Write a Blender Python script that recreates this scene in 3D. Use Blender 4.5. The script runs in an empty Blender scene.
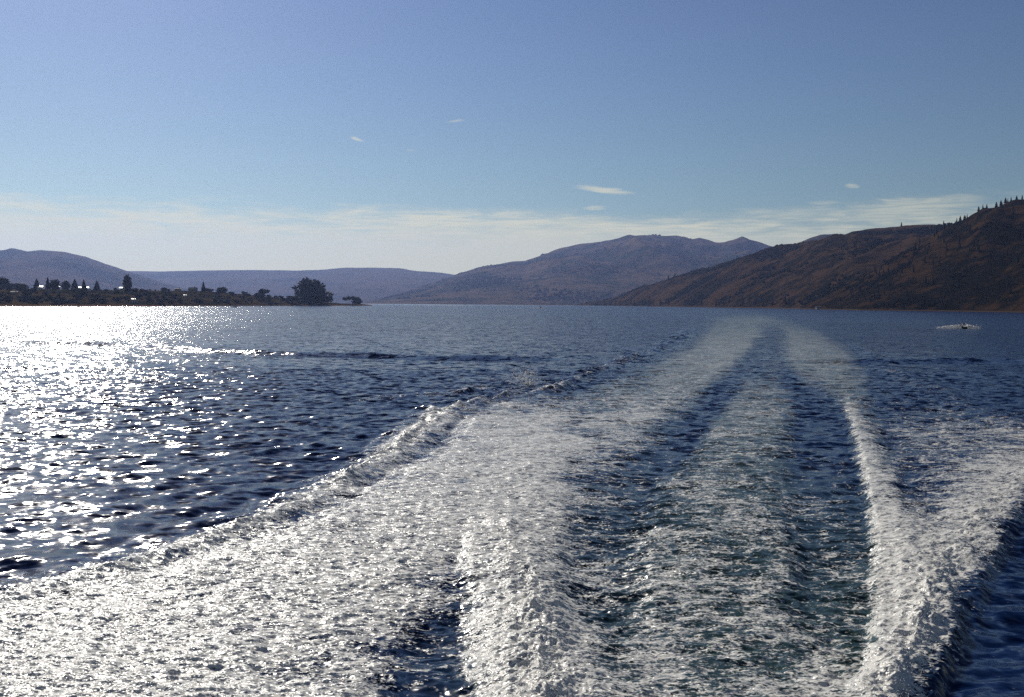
import bpy, bmesh, math, random
import numpy as np
from mathutils import Matrix, Vector

random.seed(7)
rng = np.random.default_rng(11)
R = math.radians
scene = bpy.context.scene
COL = scene.collection

# ------------------------------------------------------------------ camera
F = 1000.0                 # focal length in pixels of the 1024 wide frame
CAM_H = 5.0
PITCH = R(2.58)
ROLL = R(0.42)
cam_d = bpy.data.cameras.new("camera")
cam = bpy.data.objects.new("camera", cam_d)
COL.objects.link(cam)
cam_d.sensor_width = 36.0
cam_d.lens = 36.0 * F / 1024.0
cam_d.clip_start = 0.1
cam_d.clip_end = 60000
CAM_M = Matrix.Translation((0, 0, CAM_H)) @ Matrix.Rotation(R(90) - PITCH, 4, 'X') @ Matrix.Rotation(ROLL, 4, 'Z')
cam.matrix_world = CAM_M
scene.camera = cam

# ------------------------------------------------------------------ sky and sun
SUN_EL = R(32)
SUN_AZ = R(-28.2)            # from +Y (view direction), negative = left
scene.view_settings.view_transform = 'Standard'
scene.view_settings.look = 'None'
scene.view_settings.gamma = 1.0
scene.view_settings.exposure = 0.0
scene.cycles.use_denoising = False
scene.cycles.max_bounces = 6
scene.cycles.volume_bounces = 0
scene.cycles.sample_clamp_indirect = 4.0

sun_d = bpy.data.lights.new("sun", 'SUN')
sun_d.energy = 4.0
sun_d.angle = R(0.5)
sun_d.color = (1.0, 0.95, 0.86)
sun = bpy.data.objects.new("sun", sun_d)
COL.objects.link(sun)
sdir = Vector((math.sin(SUN_AZ) * math.cos(SUN_EL), math.cos(SUN_AZ) * math.cos(SUN_EL), math.sin(SUN_EL)))
sun.rotation_euler = sdir.to_track_quat('Z', 'Y').to_euler()
sun.location = (-200, 300, 400)


class NT:
    """small helper for wiring node trees"""
    def __init__(self, tree):
        self.t = tree
        self.t.nodes.clear()

    def n(self, kind, **kw):
        nd = self.t.nodes.new(kind)
        for k, v in kw.items():
            setattr(nd, k, v)
        return nd

    def put(self, sock, v):
        if hasattr(v, 'is_linked') or isinstance(v, bpy.types.NodeSocket):
            self.t.links.new(v, sock)
        elif v is not None:
            sock.default_value = v

    def math(self, op, a, b=None, c=None, clamp=False):
        nd = self.n('ShaderNodeMath', operation=op, use_clamp=clamp)
        self.put(nd.inputs[0], a)
        if b is not None: self.put(nd.inputs[1], b)
        if c is not None: self.put(nd.inputs[2], c)
        return nd.outputs[0]

    def vmath(self, op, a, b=None, scale=None):
        nd = self.n('ShaderNodeVectorMath', operation=op)
        self.put(nd.inputs[0], a)
        if b is not None: self.put(nd.inputs[1], b)
        if scale is not None: self.put(nd.inputs[3], scale)
        return nd.outputs[0]

    def smooth(self, v, lo, hi, a=0.0, b=1.0):
        nd = self.n('ShaderNodeMapRange', interpolation_type='SMOOTHSTEP')
        self.put(nd.inputs[0], v)
        self.put(nd.inputs[1], lo); self.put(nd.inputs[2], hi)
        nd.inputs[3].default_value = a; nd.inputs[4].default_value = b
        return nd.outputs[0]

    def mix(self, f, a, b, kind='RGBA', blend='MIX'):
        nd = self.n('ShaderNodeMix', data_type=kind, blend_type=blend) if kind == 'RGBA' else self.n('ShaderNodeMix', data_type=kind)
        i = {'FLOAT': (0, 2, 3), 'VECTOR': (0, 4, 5), 'RGBA': (0, 6, 7)}[kind]
        o = {'FLOAT': 0, 'VECTOR': 1, 'RGBA': 2}[kind]
        self.put(nd.inputs[i[0]], f)
        self.put(nd.inputs[i[1]], a); self.put(nd.inputs[i[2]], b)
        return nd.outputs[o]

    def noise(self, vec, scale, detail=2.0, rough=0.5, dist=0.0, col=False):
        nd = self.n('ShaderNodeTexNoise')
        if vec is not None: self.put(nd.inputs['Vector'], vec)
        nd.inputs['Scale'].default_value = scale
        nd.inputs['Detail'].default_value = detail
        nd.inputs['Roughness'].default_value = rough
        nd.inputs['Distortion'].default_value = dist
        return nd.outputs['Color'] if col else nd.outputs['Fac']


def px_ray(px, py):
    d = CAM_M.to_3x3() @ Vector(((px - 512.0) / F, -(py - 348.5) / F, -1.0))
    return d / d.y


def px_water(px, py):
    """where the sight line through a photo pixel meets the lake"""
    d = px_ray(px, py)
    Y = -CAM_H / d.z
    return d.x * Y, Y


world = bpy.data.worlds.new("World")
scene.world = world
world.use_nodes = True
w = NT(world.node_tree)
sky = w.n('ShaderNodeTexSky', sky_type='NISHITA')
sky.sun_disc = False
sky.sun_elevation = SUN_EL
sky.sun_rotation = SUN_AZ
sky.altitude = 340
sky.air_density = 1.0
sky.dust_density = 0.35
sky.ozone_density = 4.0
gen = w.n('ShaderNodeTexCoord').outputs['Generated']
sep = w.n('ShaderNodeSeparateXYZ'); w.put(sep.inputs[0], gen)
dx, dy, dz = sep.outputs
az = w.math('ARCTAN2', dx, dy)
el = w.math('ARCSINE', dz)
comb = w.n('ShaderNodeCombineXYZ'); w.put(comb.inputs[0], az); w.put(comb.inputs[1], w.math('MULTIPLY', el, 7.0))
cvec = comb.outputs[0]
n1 = w.noise(cvec, 3.2, 5.0, 0.55, 0.3)
n2 = w.noise(cvec, 17.0, 4.0, 0.6, 0.6)
# a thin stratus band low over the hills, with a ragged top edge
top = w.math('ADD', 0.094, w.math('ADD', w.math('MULTIPLY', w.math('SUBTRACT', n1, 0.5), 0.06),
                                  w.math('MULTIPLY', w.math('SUBTRACT', n2, 0.5), 0.022)))
dtop = w.math('SUBTRACT', top, el)
band = w.smooth(dtop, -0.004, 0.016)
n3 = w.noise(w.vmath('MULTIPLY', cvec, (1.0, 2.6, 1.0)), 26.0, 5.0, 0.62, 0.5)
fib = w.math('MULTIPLY', w.smooth(n3, 0.36, 0.58, 0.5, 1.0), w.smooth(n2, 0.32, 0.6, 0.5, 1.0))
deep = w.smooth(dtop, 0.004, 0.045)
streak = w.math('ADD', w.math('MULTIPLY', fib, w.math('SUBTRACT', 1.0, deep)), w.math('MULTIPLY', deep, 0.95))
fadelow = w.smooth(el, 0.0, 0.085, 0.85, 1.0)
right = w.smooth(az, 0.10, 0.55, 1.0, 0.65)
band = w.math('MULTIPLY', w.math('MULTIPLY', band, streak), w.math('MULTIPLY', fadelow, right))


def wisp(a0, e0, sa, se, amp, tilt=0.0):
    da = w.math('SUBTRACT', az, a0)
    de = w.math('SUBTRACT', w.math('SUBTRACT', el, e0), w.math('MULTIPLY', da, tilt))
    de = w.math('ADD', de, w.math('MULTIPLY', w.math('SUBTRACT', n2, 0.5), se * 2.5))
    q = w.math('ADD', w.math('POWER', w.math('ABSOLUTE', w.math('DIVIDE', da, sa)), 2.0),
               w.math('POWER', w.math('ABSOLUTE', w.math('DIVIDE', de, se)), 2.0))
    return w.math('MULTIPLY', w.math('MULTIPLY', w.smooth(q, 0.0, 1.0, 1.0, 0.0), amp), w.smooth(n3, 0.30, 0.60, 0.35, 1.0))


clouds = band
for wargs in [(0.091, 0.112, 0.034, 0.0036, 0.75, -0.10), (0.081, 0.095, 0.014, 0.003, 0.5, 0.0),
              (-0.154, 0.158, 0.008, 0.0022, 0.6, -0.3), (-0.057, 0.178, 0.010, 0.0018, 0.32, 0.2),
              (-0.102, 0.149, 0.006, 0.0015, 0.25, 0.0),
              (0.325, 0.112, 0.008, 0.004, 0.5, 0.0), (0.300, 0.097, 0.018, 0.003, 0.35, 0.0),
              (0.375, 0.088, 0.075, 0.016, 0.6, 0.06)]:
    clouds = w.math('MAXIMUM', clouds, wisp(*wargs))
hs = w.n('ShaderNodeHueSaturation')
w.put(hs.inputs['Color'], sky.outputs[0])
hs.inputs['Saturation'].default_value = 0.88
cloud_col = w.n('ShaderNodeRGB'); cloud_col.outputs[0].default_value = (13.4, 12.8, 8.8, 1)
gm = w.n('ShaderNodeGamma'); w.put(gm.inputs[0], w.vmath('SCALE', hs.outputs[0], scale=1 / 8.0)); gm.inputs[1].default_value = 1.35
tint = w.mix(1.0, w.vmath('SCALE', gm.outputs[0], scale=8.0), w.mix(w.smooth(el, 0.02, 0.34), (0.95, 0.97, 0.79, 1), (0.96, 0.955, 1.0, 1)), blend='MULTIPLY')
skyc = w.mix(w.math('MULTIPLY', clouds, 0.92), tint, cloud_col.outputs[0])
bg = w.n('ShaderNodeBackground'); w.put(bg.inputs[0], skyc); bg.inputs[1].default_value = 0.059
wo = w.n('ShaderNodeOutputWorld'); w.t.links.new(bg.outputs[0], wo.inputs[0])


# ------------------------------------------------------------------ helpers
def perlin(x, y, seed=0):
    xi = np.floor(x).astype(np.int64); yi = np.floor(y).astype(np.int64)
    xf = x - xi; yf = y - yi

    def g(ix, iy):
        h = (ix * 374761393 + iy * 668265263 + seed * 974711) & 0x7fffffff
        h = ((h ^ (h >> 13)) * 1274126177) & 0x7fffffff
        h = h ^ (h >> 16)
        return (h & 0xffff) * (2 * math.pi / 65536.0)

    def dot(ix, iy, fx, fy):
        a = g(ix, iy)
        return np.cos(a) * fx + np.sin(a) * fy
    u = xf * xf * xf * (xf * (xf * 6 - 15) + 10)
    v = yf * yf * yf * (yf * (yf * 6 - 15) + 10)
    a = dot(xi, yi, xf, yf); b = dot(xi + 1, yi, xf - 1, yf)
    c = dot(xi, yi + 1, xf, yf - 1); d = dot(xi + 1, yi + 1, xf - 1, yf - 1)
    return (a + u * (b - a)) + v * ((c + u * (d - c)) - (a + u * (b - a)))


def fbm(x, y, octs, seed=0, gain=0.5, ridged=False):
    s = 0.0; a = 1.0
    for o in range(octs):
        p = perlin(x * 2 ** o, y * 2 ** o, seed + o * 17)
        s = s + a * ((0.5 - np.abs(p)) if ridged else p)
        a *= gain
    return s


def principled(name, color, rough=0.7, metallic=0.0):
    m = bpy.data.materials.new(name); m.use_nodes = True
    t = NT(m.node_tree)
    b = t.n('ShaderNodeBsdfPrincipled')
    tc = t.n('ShaderNodeTexCoord').outputs['Object']
    v = t.noise(tc, 3.0, 3.0)
    c = t.mix(v, (color[0] * .8, color[1] * .8, color[2] * .8, 1), (min(1, color[0] * 1.15), min(1, color[1] * 1.15), min(1, color[2] * 1.15), 1))
    t.put(b.inputs['Base Color'], c)
    b.inputs['Roughness'].default_value = rough
    b.inputs['Metallic'].default_value = metallic
    o = t.n('ShaderNodeOutputMaterial'); t.t.links.new(b.outputs[0], o.inputs[0])
    return m


def np_mesh(name, verts, faces, smooth=True):
    """verts (N,3) float array, faces (M,k) int array"""
    me = bpy.data.meshes.new(name)
    nv, nf, k = len(verts), len(faces), faces.shape[1]
    me.vertices.add(nv); me.vertices.foreach_set('co', np.ascontiguousarray(verts, dtype=np.float32).ravel())
    me.loops.add(nf * k); me.loops.foreach_set('vertex_index', np.ascontiguousarray(faces, dtype=np.int32).ravel())
    me.polygons.add(nf)
    me.polygons.foreach_set('loop_start', np.arange(0, nf * k, k, dtype=np.int32))
    me.polygons.foreach_set('use_smooth', np.full(nf, smooth, dtype=bool))
    me.update(calc_edges=True)
    return me


def link(name, me, mat=None, parent=None):
    o = bpy.data.objects.new(name, me); COL.objects.link(o)
    if mat is not None:
        me.materials.append(mat)
    if parent is not None:
        o.parent = parent
    return o


def tag(o, label=None, cat=None, group=None, kind=None):
    if label: o['label'] = label
    if cat: o['category'] = cat
    if group: o['group'] = group
    if kind: o['kind'] = kind
    return o


def empty(name, loc=(0, 0, 0), rz=0.0, s=1.0):
    o = bpy.data.objects.new(name, None); COL.objects.link(o)
    o.location = loc; o.rotation_euler = (0, 0, rz); o.scale = (s, s, s)
    return o


def copy_tree(o, parent=None):
    c = o.copy(); COL.objects.link(c)
    if parent is not None: c.parent = parent
    for ch in list(o.children):
        copy_tree(ch, c)
    return c


# ------------------------------------------------------------------ lake surface tables
# each row of the wake: photo row -> (photo column, foam cover, height m, aeration)
WAKE = {
 760: [(-400,0.72,0.00,0),(300,0.80,0.02,0),(400,0.45,-0.05,.1),(440,0.10,-0.16,.2),(480,0.25,-0.10,.3),(500,0.95,0.22,.5),(560,0.85,0.20,.5),(640,0.70,0.10,.8),(760,0.75,0.06,.9),(850,0.78,0.10,1),(890,0.90,0.30,.8),(910,0.60,0.10,.3),(930,0.06,-0.10,0),(1400,0.02,-0.10,0)],
 697: [(-400,0.72,0.00,0),(-10,0.80,0.05,0),(180,0.83,0.03,0),(340,0.68,0.00,.1),(375,0.44,-0.05,.1),(405,0.14,-0.12,.2),(450,0.16,-0.14,.3),(476,0.50,-0.09,.4),(500,0.82,0.10,.5),(545,0.85,0.24,.5),(600,0.66,0.14,.7),(650,0.58,0.08,.8),(740,0.54,0.06,.9),(800,0.54,0.05,.9),(850,0.60,0.06,1),(880,0.86,0.22,.9),(905,0.92,0.22,.6),(925,0.55,0.16,.2),(950,0.06,-0.08,0),(1400,0.03,-0.10,0)],
 650: [(-400,0.70,0.00,0),(-20,0.80,0.05,0),(180,0.83,0.04,0),(350,0.70,0.00,.1),(390,0.54,-0.05,.1),(420,0.26,-0.12,.2),(450,0.24,-0.12,.3),(472,0.60,-0.06,.4),(497,0.85,0.13,.5),(535,0.88,0.26,.5),(580,0.66,0.14,.6),(610,0.42,0.02,.7),(650,0.58,0.05,.8),(720,0.54,0.07,.9),(790,0.50,0.04,.9),(825,0.34,-0.02,.9),(872,0.36,-0.02,1),(895,0.80,0.16,1),(925,0.95,0.24,.5),(950,0.50,0.15,.2),(972,0.05,-0.08,0),(1400,0.03,-0.10,0)],
 600: [(-500,0.05,0.00,0),(-130,0.05,0.00,0),(-25,0.15,0.05,0),(5,0.70,0.11,0),(30,0.76,0.08,0),(60,0.66,0.00,0),(100,0.80,0.05,0),(220,0.83,0.04,0),(380,0.80,0.00,.1),(430,0.52,-0.06,.1),(458,0.36,-0.08,.2),(474,0.68,0.01,.4),(502,0.86,0.16,.4),(535,0.86,0.24,.4),(565,0.64,0.10,.5),(592,0.40,-0.07,.6),(628,0.38,-0.06,.7),(652,0.58,0.06,.9),(720,0.52,0.08,.9),(785,0.46,0.03,.9),(812,0.34,-0.08,.8),(872,0.34,-0.08,.9),(892,0.78,0.04,1),(930,0.92,0.23,.5),(950,0.72,0.18,.3),(978,0.20,0.05,.1),(992,0.05,-0.08,0),(1400,0.03,-0.10,0)],
 560: [(-500,0.02,0.00,0),(100,0.04,0.00,0),(133,0.20,0.05,0),(152,0.78,0.14,0),(168,0.66,0.08,0),(192,0.50,-0.03,0),(225,0.80,0.05,0),(400,0.83,0.02,.1),(455,0.56,-0.04,.1),(474,0.72,0.08,.3),(510,0.86,0.20,.3),(550,0.66,0.10,.5),(580,0.40,-0.08,.5),(625,0.34,-0.10,.6),(650,0.54,0.05,.9),(700,0.58,0.07,.9),(735,0.44,0.02,.9),(790,0.48,0.05,.9),(810,0.30,-0.10,.7),(872,0.28,-0.10,.8),(888,0.74,0.04,1),(915,0.84,0.16,.6),(960,0.88,0.22,.3),(988,0.55,0.15,.1),(1010,0.05,-0.08,0),(1400,0.03,-0.10,0)],
 520: [(-500,0.02,0.00,0),(225,0.03,0.00,0),(244,0.22,0.06,0),(262,0.78,0.17,0),(280,0.62,0.09,0),(304,0.46,-0.04,0),(335,0.72,0.08,0),(400,0.84,0.05,0),(470,0.80,0.05,.1),(515,0.82,0.14,.3),(550,0.66,0.08,.4),(588,0.38,-0.06,.5),(628,0.28,-0.12,.5),(658,0.48,0.03,.8),(710,0.54,0.06,.9),(750,0.46,0.05,.9),(785,0.42,0.03,.8),(803,0.25,-0.10,.6),(868,0.21,-0.10,.6),(884,0.80,0.06,.9),(906,0.83,0.13,.4),(930,0.42,0.04,.2),(980,0.82,0.20,.2),(1012,0.50,0.14,.1),(1034,0.08,-0.05,0),(1400,0.03,-0.10,0)],
 480: [(-500,0.02,0.00,0),(308,0.03,0.00,0),(326,0.22,0.08,0),(345,0.76,0.21,0),(362,0.56,0.10,0),(382,0.44,-0.05,0),(412,0.72,0.08,0),(500,0.78,0.08,.1),(545,0.72,0.10,.2),(580,0.48,0.03,.3),(615,0.30,-0.07,.4),(648,0.20,-0.12,.4),(676,0.34,0.00,.7),(710,0.48,0.05,.9),(745,0.40,0.04,.9),(778,0.34,0.02,.8),(796,0.19,-0.10,.5),(858,0.15,-0.10,.4),(873,0.82,0.09,.7),(895,0.62,0.09,.3),(912,0.34,-0.04,.1),(945,0.50,0.06,.1),(1000,0.66,0.16,.1),(1035,0.60,0.19,.1),(1060,0.20,0.00,0),(1400,0.05,-0.10,0)],
 450: [(-500,0.02,0.00,0),(362,0.03,0.00,0),(377,0.22,0.10,0),(395,0.76,0.25,0),(412,0.54,0.12,0),(430,0.40,-0.05,0),(455,0.70,0.10,0),(540,0.80,0.08,.1),(590,0.54,0.03,.2),(628,0.46,0.02,.3),(655,0.16,-0.10,.3),(685,0.08,-0.10,.4),(708,0.38,0.02,.8),(745,0.40,0.04,.9),(782,0.32,0.03,.7),(800,0.08,-0.10,.3),(850,0.07,-0.10,.3),(863,0.78,0.10,.5),(880,0.55,0.09,.2),(896,0.26,-0.05,.1),(940,0.42,0.03,.1),(1000,0.52,0.10,.1),(1060,0.66,0.16,.1),(1100,0.50,0.20,.1),(1140,0.10,0.00,0),(1400,0.05,-0.10,0)],
 420: [(-500,0.02,0.00,0),(402,0.03,0.00,0),(415,0.25,0.14,0),(430,0.76,0.29,0),(445,0.54,0.14,0),(460,0.42,-0.04,0),(485,0.66,0.10,0),(560,0.64,0.05,.2),(610,0.50,0.02,.3),(648,0.48,0.02,.4),(668,0.30,-0.03,.3),(690,0.07,-0.08,.2),(708,0.08,-0.06,.3),(726,0.36,0.02,.8),(758,0.34,0.03,.9),(785,0.34,0.02,.7),(801,0.06,-0.08,.2),(842,0.06,-0.08,.2),(853,0.66,0.11,.4),(868,0.42,0.07,.2),(883,0.22,-0.03,.1),(930,0.32,0.02,.1),(990,0.36,0.05,.1),(1024,0.30,0.12,0),(1060,0.15,0.05,0),(1400,0.05,0.00,0)],
 405: [(-500,0.02,0.00,0),(420,0.03,0.00,0),(430,0.30,0.18,0),(441,0.76,0.36,0),(460,0.44,0.26,0),(490,0.34,0.06,0),(518,0.52,0.20,0),(540,0.34,0.00,.1),(580,0.44,0.05,.4),(625,0.46,0.02,.6),(660,0.50,0.02,.7),(684,0.36,0.00,.4),(702,0.07,-0.06,.1),(722,0.08,-0.04,.15),(740,0.30,0.02,.7),(785,0.32,0.02,.7),(801,0.06,-0.06,.1),(836,0.06,-0.05,.15),(847,0.52,0.06,.5),(862,0.30,0.05,.3),(880,0.10,-0.02,.1),(940,0.20,0.02,.1),(968,0.20,0.17,0),(985,0.06,0.00,0),(1400,0.03,0.00,0)],
 390: [(-500,0.02,0.00,0),(440,0.03,0.00,0),(455,0.36,0.20,0),(478,0.40,0.26,0),(505,0.12,0.02,0),(530,0.34,0.28,0),(545,0.12,0.06,0),(562,0.36,0.42,0),(578,0.10,0.00,.1),(600,0.30,0.03,.5),(650,0.42,0.02,.8),(690,0.38,0.02,.8),(710,0.10,-0.03,.2),(730,0.08,-0.04,.1),(750,0.22,0.02,.6),(782,0.18,0.02,.6),(800,0.06,-0.03,.1),(822,0.10,-0.02,.3),(842,0.34,0.04,.8),(860,0.20,0.02,.5),(875,0.06,0.00,.1),(915,0.08,0.05,0),(940,0.18,0.18,0),(960,0.05,0.00,0),(1400,0.03,0.00,0)],
 375: [(-500,0.02,0.00,0),(518,0.03,0.00,0),(530,0.30,0.34,0),(541,0.06,0.05,0),(572,0.06,0.10,0),(586,0.36,0.46,0),(600,0.08,0.04,0),(625,0.12,0.02,.4),(670,0.32,0.02,.8),(712,0.32,0.02,.9),(735,0.07,-0.03,.1),(755,0.14,0.00,.4),(776,0.14,0.00,.4),(790,0.05,0.00,.1),(806,0.14,0.00,.6),(840,0.26,0.00,.9),(862,0.14,0.00,.5),(876,0.05,0.00,0),(896,0.08,0.06,0),(910,0.14,0.20,0),(926,0.04,0.00,0),(1400,0.03,0.00,0)],
 360: [(-500,0.02,0.00,0),(520,0.03,0.00,0),(531,0.20,0.25,0),(540,0.03,0.02,0),(606,0.05,0.10,0),(624,0.28,0.46,0),(642,0.06,0.02,.1),(672,0.30,0.00,.7),(728,0.34,0.00,1),(748,0.08,-0.03,.2),(762,0.06,-0.03,.1),(782,0.06,-0.03,.1),(794,0.28,0.00,.8),(842,0.20,0.00,.9),(860,0.06,0.02,.2),(882,0.08,0.22,0),(895,0.03,0.00,0),(1400,0.02,0.00,0)],
 345: [(-500,0.02,0.00,0),(640,0.03,0.05,0),(664,0.20,0.42,0),(678,0.05,0.02,.1),(700,0.28,0.00,.9),(752,0.28,0.00,1),(764,0.04,-0.02,.15),(784,0.04,-0.02,.15),(794,0.26,0.00,.9),(834,0.15,0.00,.8),(848,0.04,0.02,.1),(858,0.04,0.20,0),(870,0.02,0.00,0),(1400,0.02,0.00,0)],
 330: [(-500,0.02,0.00,0),(672,0.02,0.05,0),(692,0.08,0.28,0),(701,0.05,0.02,.2),(712,0.24,0.00,.8),(755,0.25,0.00,1),(766,0.05,0.00,.3),(780,0.05,0.00,.3),(790,0.24,0.00,.9),(814,0.13,0.00,.8),(828,0.03,0.00,.1),(1400,0.02,0.00,0)],
 318: [(-500,0.02,0.00,0),(698,0.02,0.00,0),(712,0.10,0.00,.5),(735,0.24,0.00,.9),(768,0.24,0.00,.8),(784,0.08,0.00,.5),(800,0.02,0.00,0),(1400,0.02,0.00,0)],
 312: [(-500,0.02,0.00,0),(715,0.02,0.00,0),(735,0.08,0.00,.3),(760,0.08,0.00,.3),(775,0.02,0.00,0),(1400,0.02,0.00,0)],
 308: [(-500,0.02,0.00,0),(1400,0.02,0.00,0)],
}
# bow crest, inner wash edge, trough, churn, trough, right streak, right crest at each row
MARK = {760: (-520, 500, 635, 715, 800, 885, 915), 697: (-300, 488, 625, 720, 806, 886, 922), 650: (-130, 480, 612, 720, 838, 893, 950), 600: (5, 477, 610, 720, 842, 890, 962),
        560: (152, 476, 606, 710, 842, 888, 985), 520: (262, 478, 626, 722, 836, 884, 1012), 480: (345, 488, 648, 728, 828, 873, 1038), 450: (395, 505, 680, 745, 825, 863, 1075),
        420: (430, 525, 699, 750, 822, 853, 1024), 405: (441, 545, 711, 755, 820, 847, 968), 390: (562, 600, 718, 762, 804, 842, 940), 375: (586, 645, 738, 765, 791, 838, 910),
        360: (624, 690, 754, 768, 780, 822, 882), 345: (664, 712, 764, 774, 784, 813, 858), 330: (692, 725, 768, 774, 780, 801, 834), 318: (706, 735, 762, 768, 774, 785, 805),
        312: (722, 742, 754, 760, 765, 772, 785), 308: (735, 746, 754, 758, 762, 768, 776)}
rows = sorted(WAKE.keys(), reverse=True)
QL = np.linspace(-4, 10, 701)                 # position across the wake, whole numbers on the marks
tab_v, tab_m, tabs = [], [], []
for r in rows:
    a = np.array(WAKE[r], dtype=float)
    mk = MARK[r]
    mx = np.array([mk[0] - 1400] + list(mk) + [mk[-1] + 1400], dtype=float)
    px = np.interp(QL, [-4, 0, 1, 2, 3, 4, 5, 6, 10], mx)
    tab_v.append((r - 303.4) / (F * CAM_H))
    tab_m.append(mx)
    tabs.append(np.stack([np.interp(px, a[:, 0], a[:, k]) for k in (1, 2, 3)]))
tab_v = np.array(tab_v)[::-1]; tab_m = np.array(tab_m)[::-1]; tabs = np.array(tabs)[::-1]
QM = np.array([-4, 0, 1, 2, 3, 4, 5, 6, 10], dtype=float)


def wake_lookup(X, Y):
    """foam cover, height, aeration of the wake at points of the lake"""
    Y = np.maximum(Y, 4.0)
    v = np.clip(1.0 / Y, tab_v[0], tab_v[-1])
    pc = 512 + F * X / Y
    i = np.clip(np.searchsorted(tab_v, v) - 1, 0, len(tab_v) - 2)
    fi = (v - tab_v[i]) / (tab_v[i + 1] - tab_v[i])
    m = tab_m[i] * (1 - fi)[:, None] + tab_m[i + 1] * fi[:, None]
    q = np.full_like(pc, -4.0)
    for k in range(len(QM) - 1):
        f = (pc - m[:, k]) / np.maximum(m[:, k + 1] - m[:, k], 1e-6)
        q = np.where(f > 0, QM[k] + np.minimum(f, 1.0) * (QM[k + 1] - QM[k]), q)
    j = np.clip((q + 4) / 14.0 * 700, 0, 699.999)
    j0 = j.astype(np.int64); jf = j - j0
    out = []
    for k in range(3):
        T = tabs[:, k, :]
        a = T[i, j0] * (1 - jf) + T[i, j0 + 1] * jf
        b = T[i + 1, j0] * (1 - jf) + T[i + 1, j0 + 1] * jf
        out.append(a * (1 - fi) + b * fi)
    return out


# random wind waves (wavelength, direction, amplitude, phase)
waves = []
for k in range(46):
    lam = 0.5 * (2.6 / 0.5) ** rng.random()
    th = R(-70) + rng.normal() * 0.55          # travel direction, mostly towards the boat
    amp = 0.0054 * lam ** 0.45
    waves.append((lam, math.cos(th), math.sin(th), amp, rng.random() * 6.283))

# wake of another boat crossing the lake
cross_pts = [px_water(-60, 340), px_water(130, 346), px_water(300, 355), px_water(520, 358.5), px_water(780, 361), px_water(900, 362), px_water(1100, 361)]
cross_x = np.array([p[0] for p in cross_pts]); cross_y = np.array([p[1] for p in cross_pts])


def surface(X, Y, cell):
    h = np.zeros_like(X)
    for lam, cx, cy, amp, ph in waves:
        fade = np.clip((lam / np.maximum(cell, 1e-6) - 3.0) / 3.0, 0, 1)
        h += amp * fade * np.sin((X * cx + Y * cy) * (2 * math.pi / lam) + ph)
    near = np.clip((140 - Y) / 60, 0, 1)
    # domain warp so that the edges of the wake wander
    s = np.clip(Y / 25.0, 0.5, 6)
    wx = X + 0.22 * s * fbm(X / (1.3 * s), Y / (2.6 * s), 3, 5)
    wx = wx + 0.13 * s ** .7 * fbm(X / .45, Y / .55, 3, 15)
    wy = Y + 0.5 * s * fbm(X / (1.5 * s), Y / (3.0 * s), 3, 9) + 0.18 * fbm(X / .5, Y / .7, 3, 19)
    _, hz, _ = wake_lookup(wx, wy)
    dens, hz, aer = wake_lookup(wx, wy * CAM_H / (CAM_H - np.clip(hz, 0, 0.5) * np.clip(-X / 1.5, 0, 1)))
    h = h * (1 - 0.55 * np.clip(dens * 1.6, 0, 1))
    bow = np.clip((0.5 - aer) / 0.3, 0, 1) * np.clip((hz - 0.08) / 0.1, 0, 1)
    h += hz * (1 - bow * (0.42 - 0.9 * fbm(X / 1.9, Y / 2.6, 3, 81)))
    h += np.clip((hz - 0.12) / 0.15, 0, 1) * np.clip((60 - Y) / 30, 0, 1) * (0.13 * perlin(X / .55, Y / .7, 83) + 0.08 * np.abs(perlin(X / .26, Y / .32, 85)) + 0.05 * np.abs(perlin(X / .12, Y / .15, 87)) + 0.03 * perlin(X / .06, Y / .075, 89))
    # churned lumps
    churn = np.clip((dens - 0.10) / 0.6, 0, 1) * np.clip((90 - Y) / 60, 0, 1)
    b1 = np.abs(perlin(X / 0.42, Y / 0.55, 31)); b2 = np.abs(perlin(X / 0.19, Y / 0.24, 37)); b3 = np.abs(perlin(X / 0.085, Y / 0.10, 41))
    b4 = perlin(X / 1.1, Y / 1.2, 43)
    f1 = np.clip((0.42 / cell - 3) / 3, 0, 1); f2 = np.clip((0.19 / cell - 3) / 3, 0, 1); f3 = np.clip((0.085 / cell - 2.5) / 3, 0, 1)
    lump = 0.4 + 2.6 * np.clip((hz - 0.08) / 0.25, 0, 1)
    fr = np.clip((0.2 / cell - 2.5) / 3, 0, 1)
    rip = np.abs(perlin(X / 0.50 + 2 * perlin(X / 2, Y / 2, 61), Y / 0.21, 63)) + 0.5 * np.abs(perlin(X / 0.24, Y / 0.10, 65))
    h += np.clip((dens - 0.05) / 0.3, 0, 1) * 0.07 * (0.35 - rip) * fr * (1.2 - 0.5 * np.clip(hz / .2, 0, 1))
    h += churn * lump * (0.07 * (0.25 - b1) * f1 + 0.05 * (0.25 - b2) * f2 + 0.04 * (0.2 - b3) * f3 + 0.06 * b4)
    inw = np.clip(aer * 2, 0, 1) * np.clip((80 - Y) / 30, 0, 1)
    h += inw * 0.016 * fr * (perlin(X / 0.7, Y / 0.22, 71) + 0.6 * perlin(X / 0.4, Y / 0.12, 73))
    # crossing wake
    yc = np.interp(X, cross_x, cross_y) + 3.0 * perlin(X / 14, X * 0 + 3.3, 51)
    d = (Y - yc) / 1.1
    gate = 1 - np.clip((X - 1) / 5, 0, 1) * np.clip((27 - X) / 4, 0, 1)
    h += gate * np.where(np.abs(X) < 160, 0.38 * np.exp(-d * d) - 0.18 * np.exp(-((Y - yc + 2.6) / 1.3) ** 2), 0) * (0.7 + 0.6 * perlin(X / 6, Y / 9, 57))
    return h, dens, aer


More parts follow.
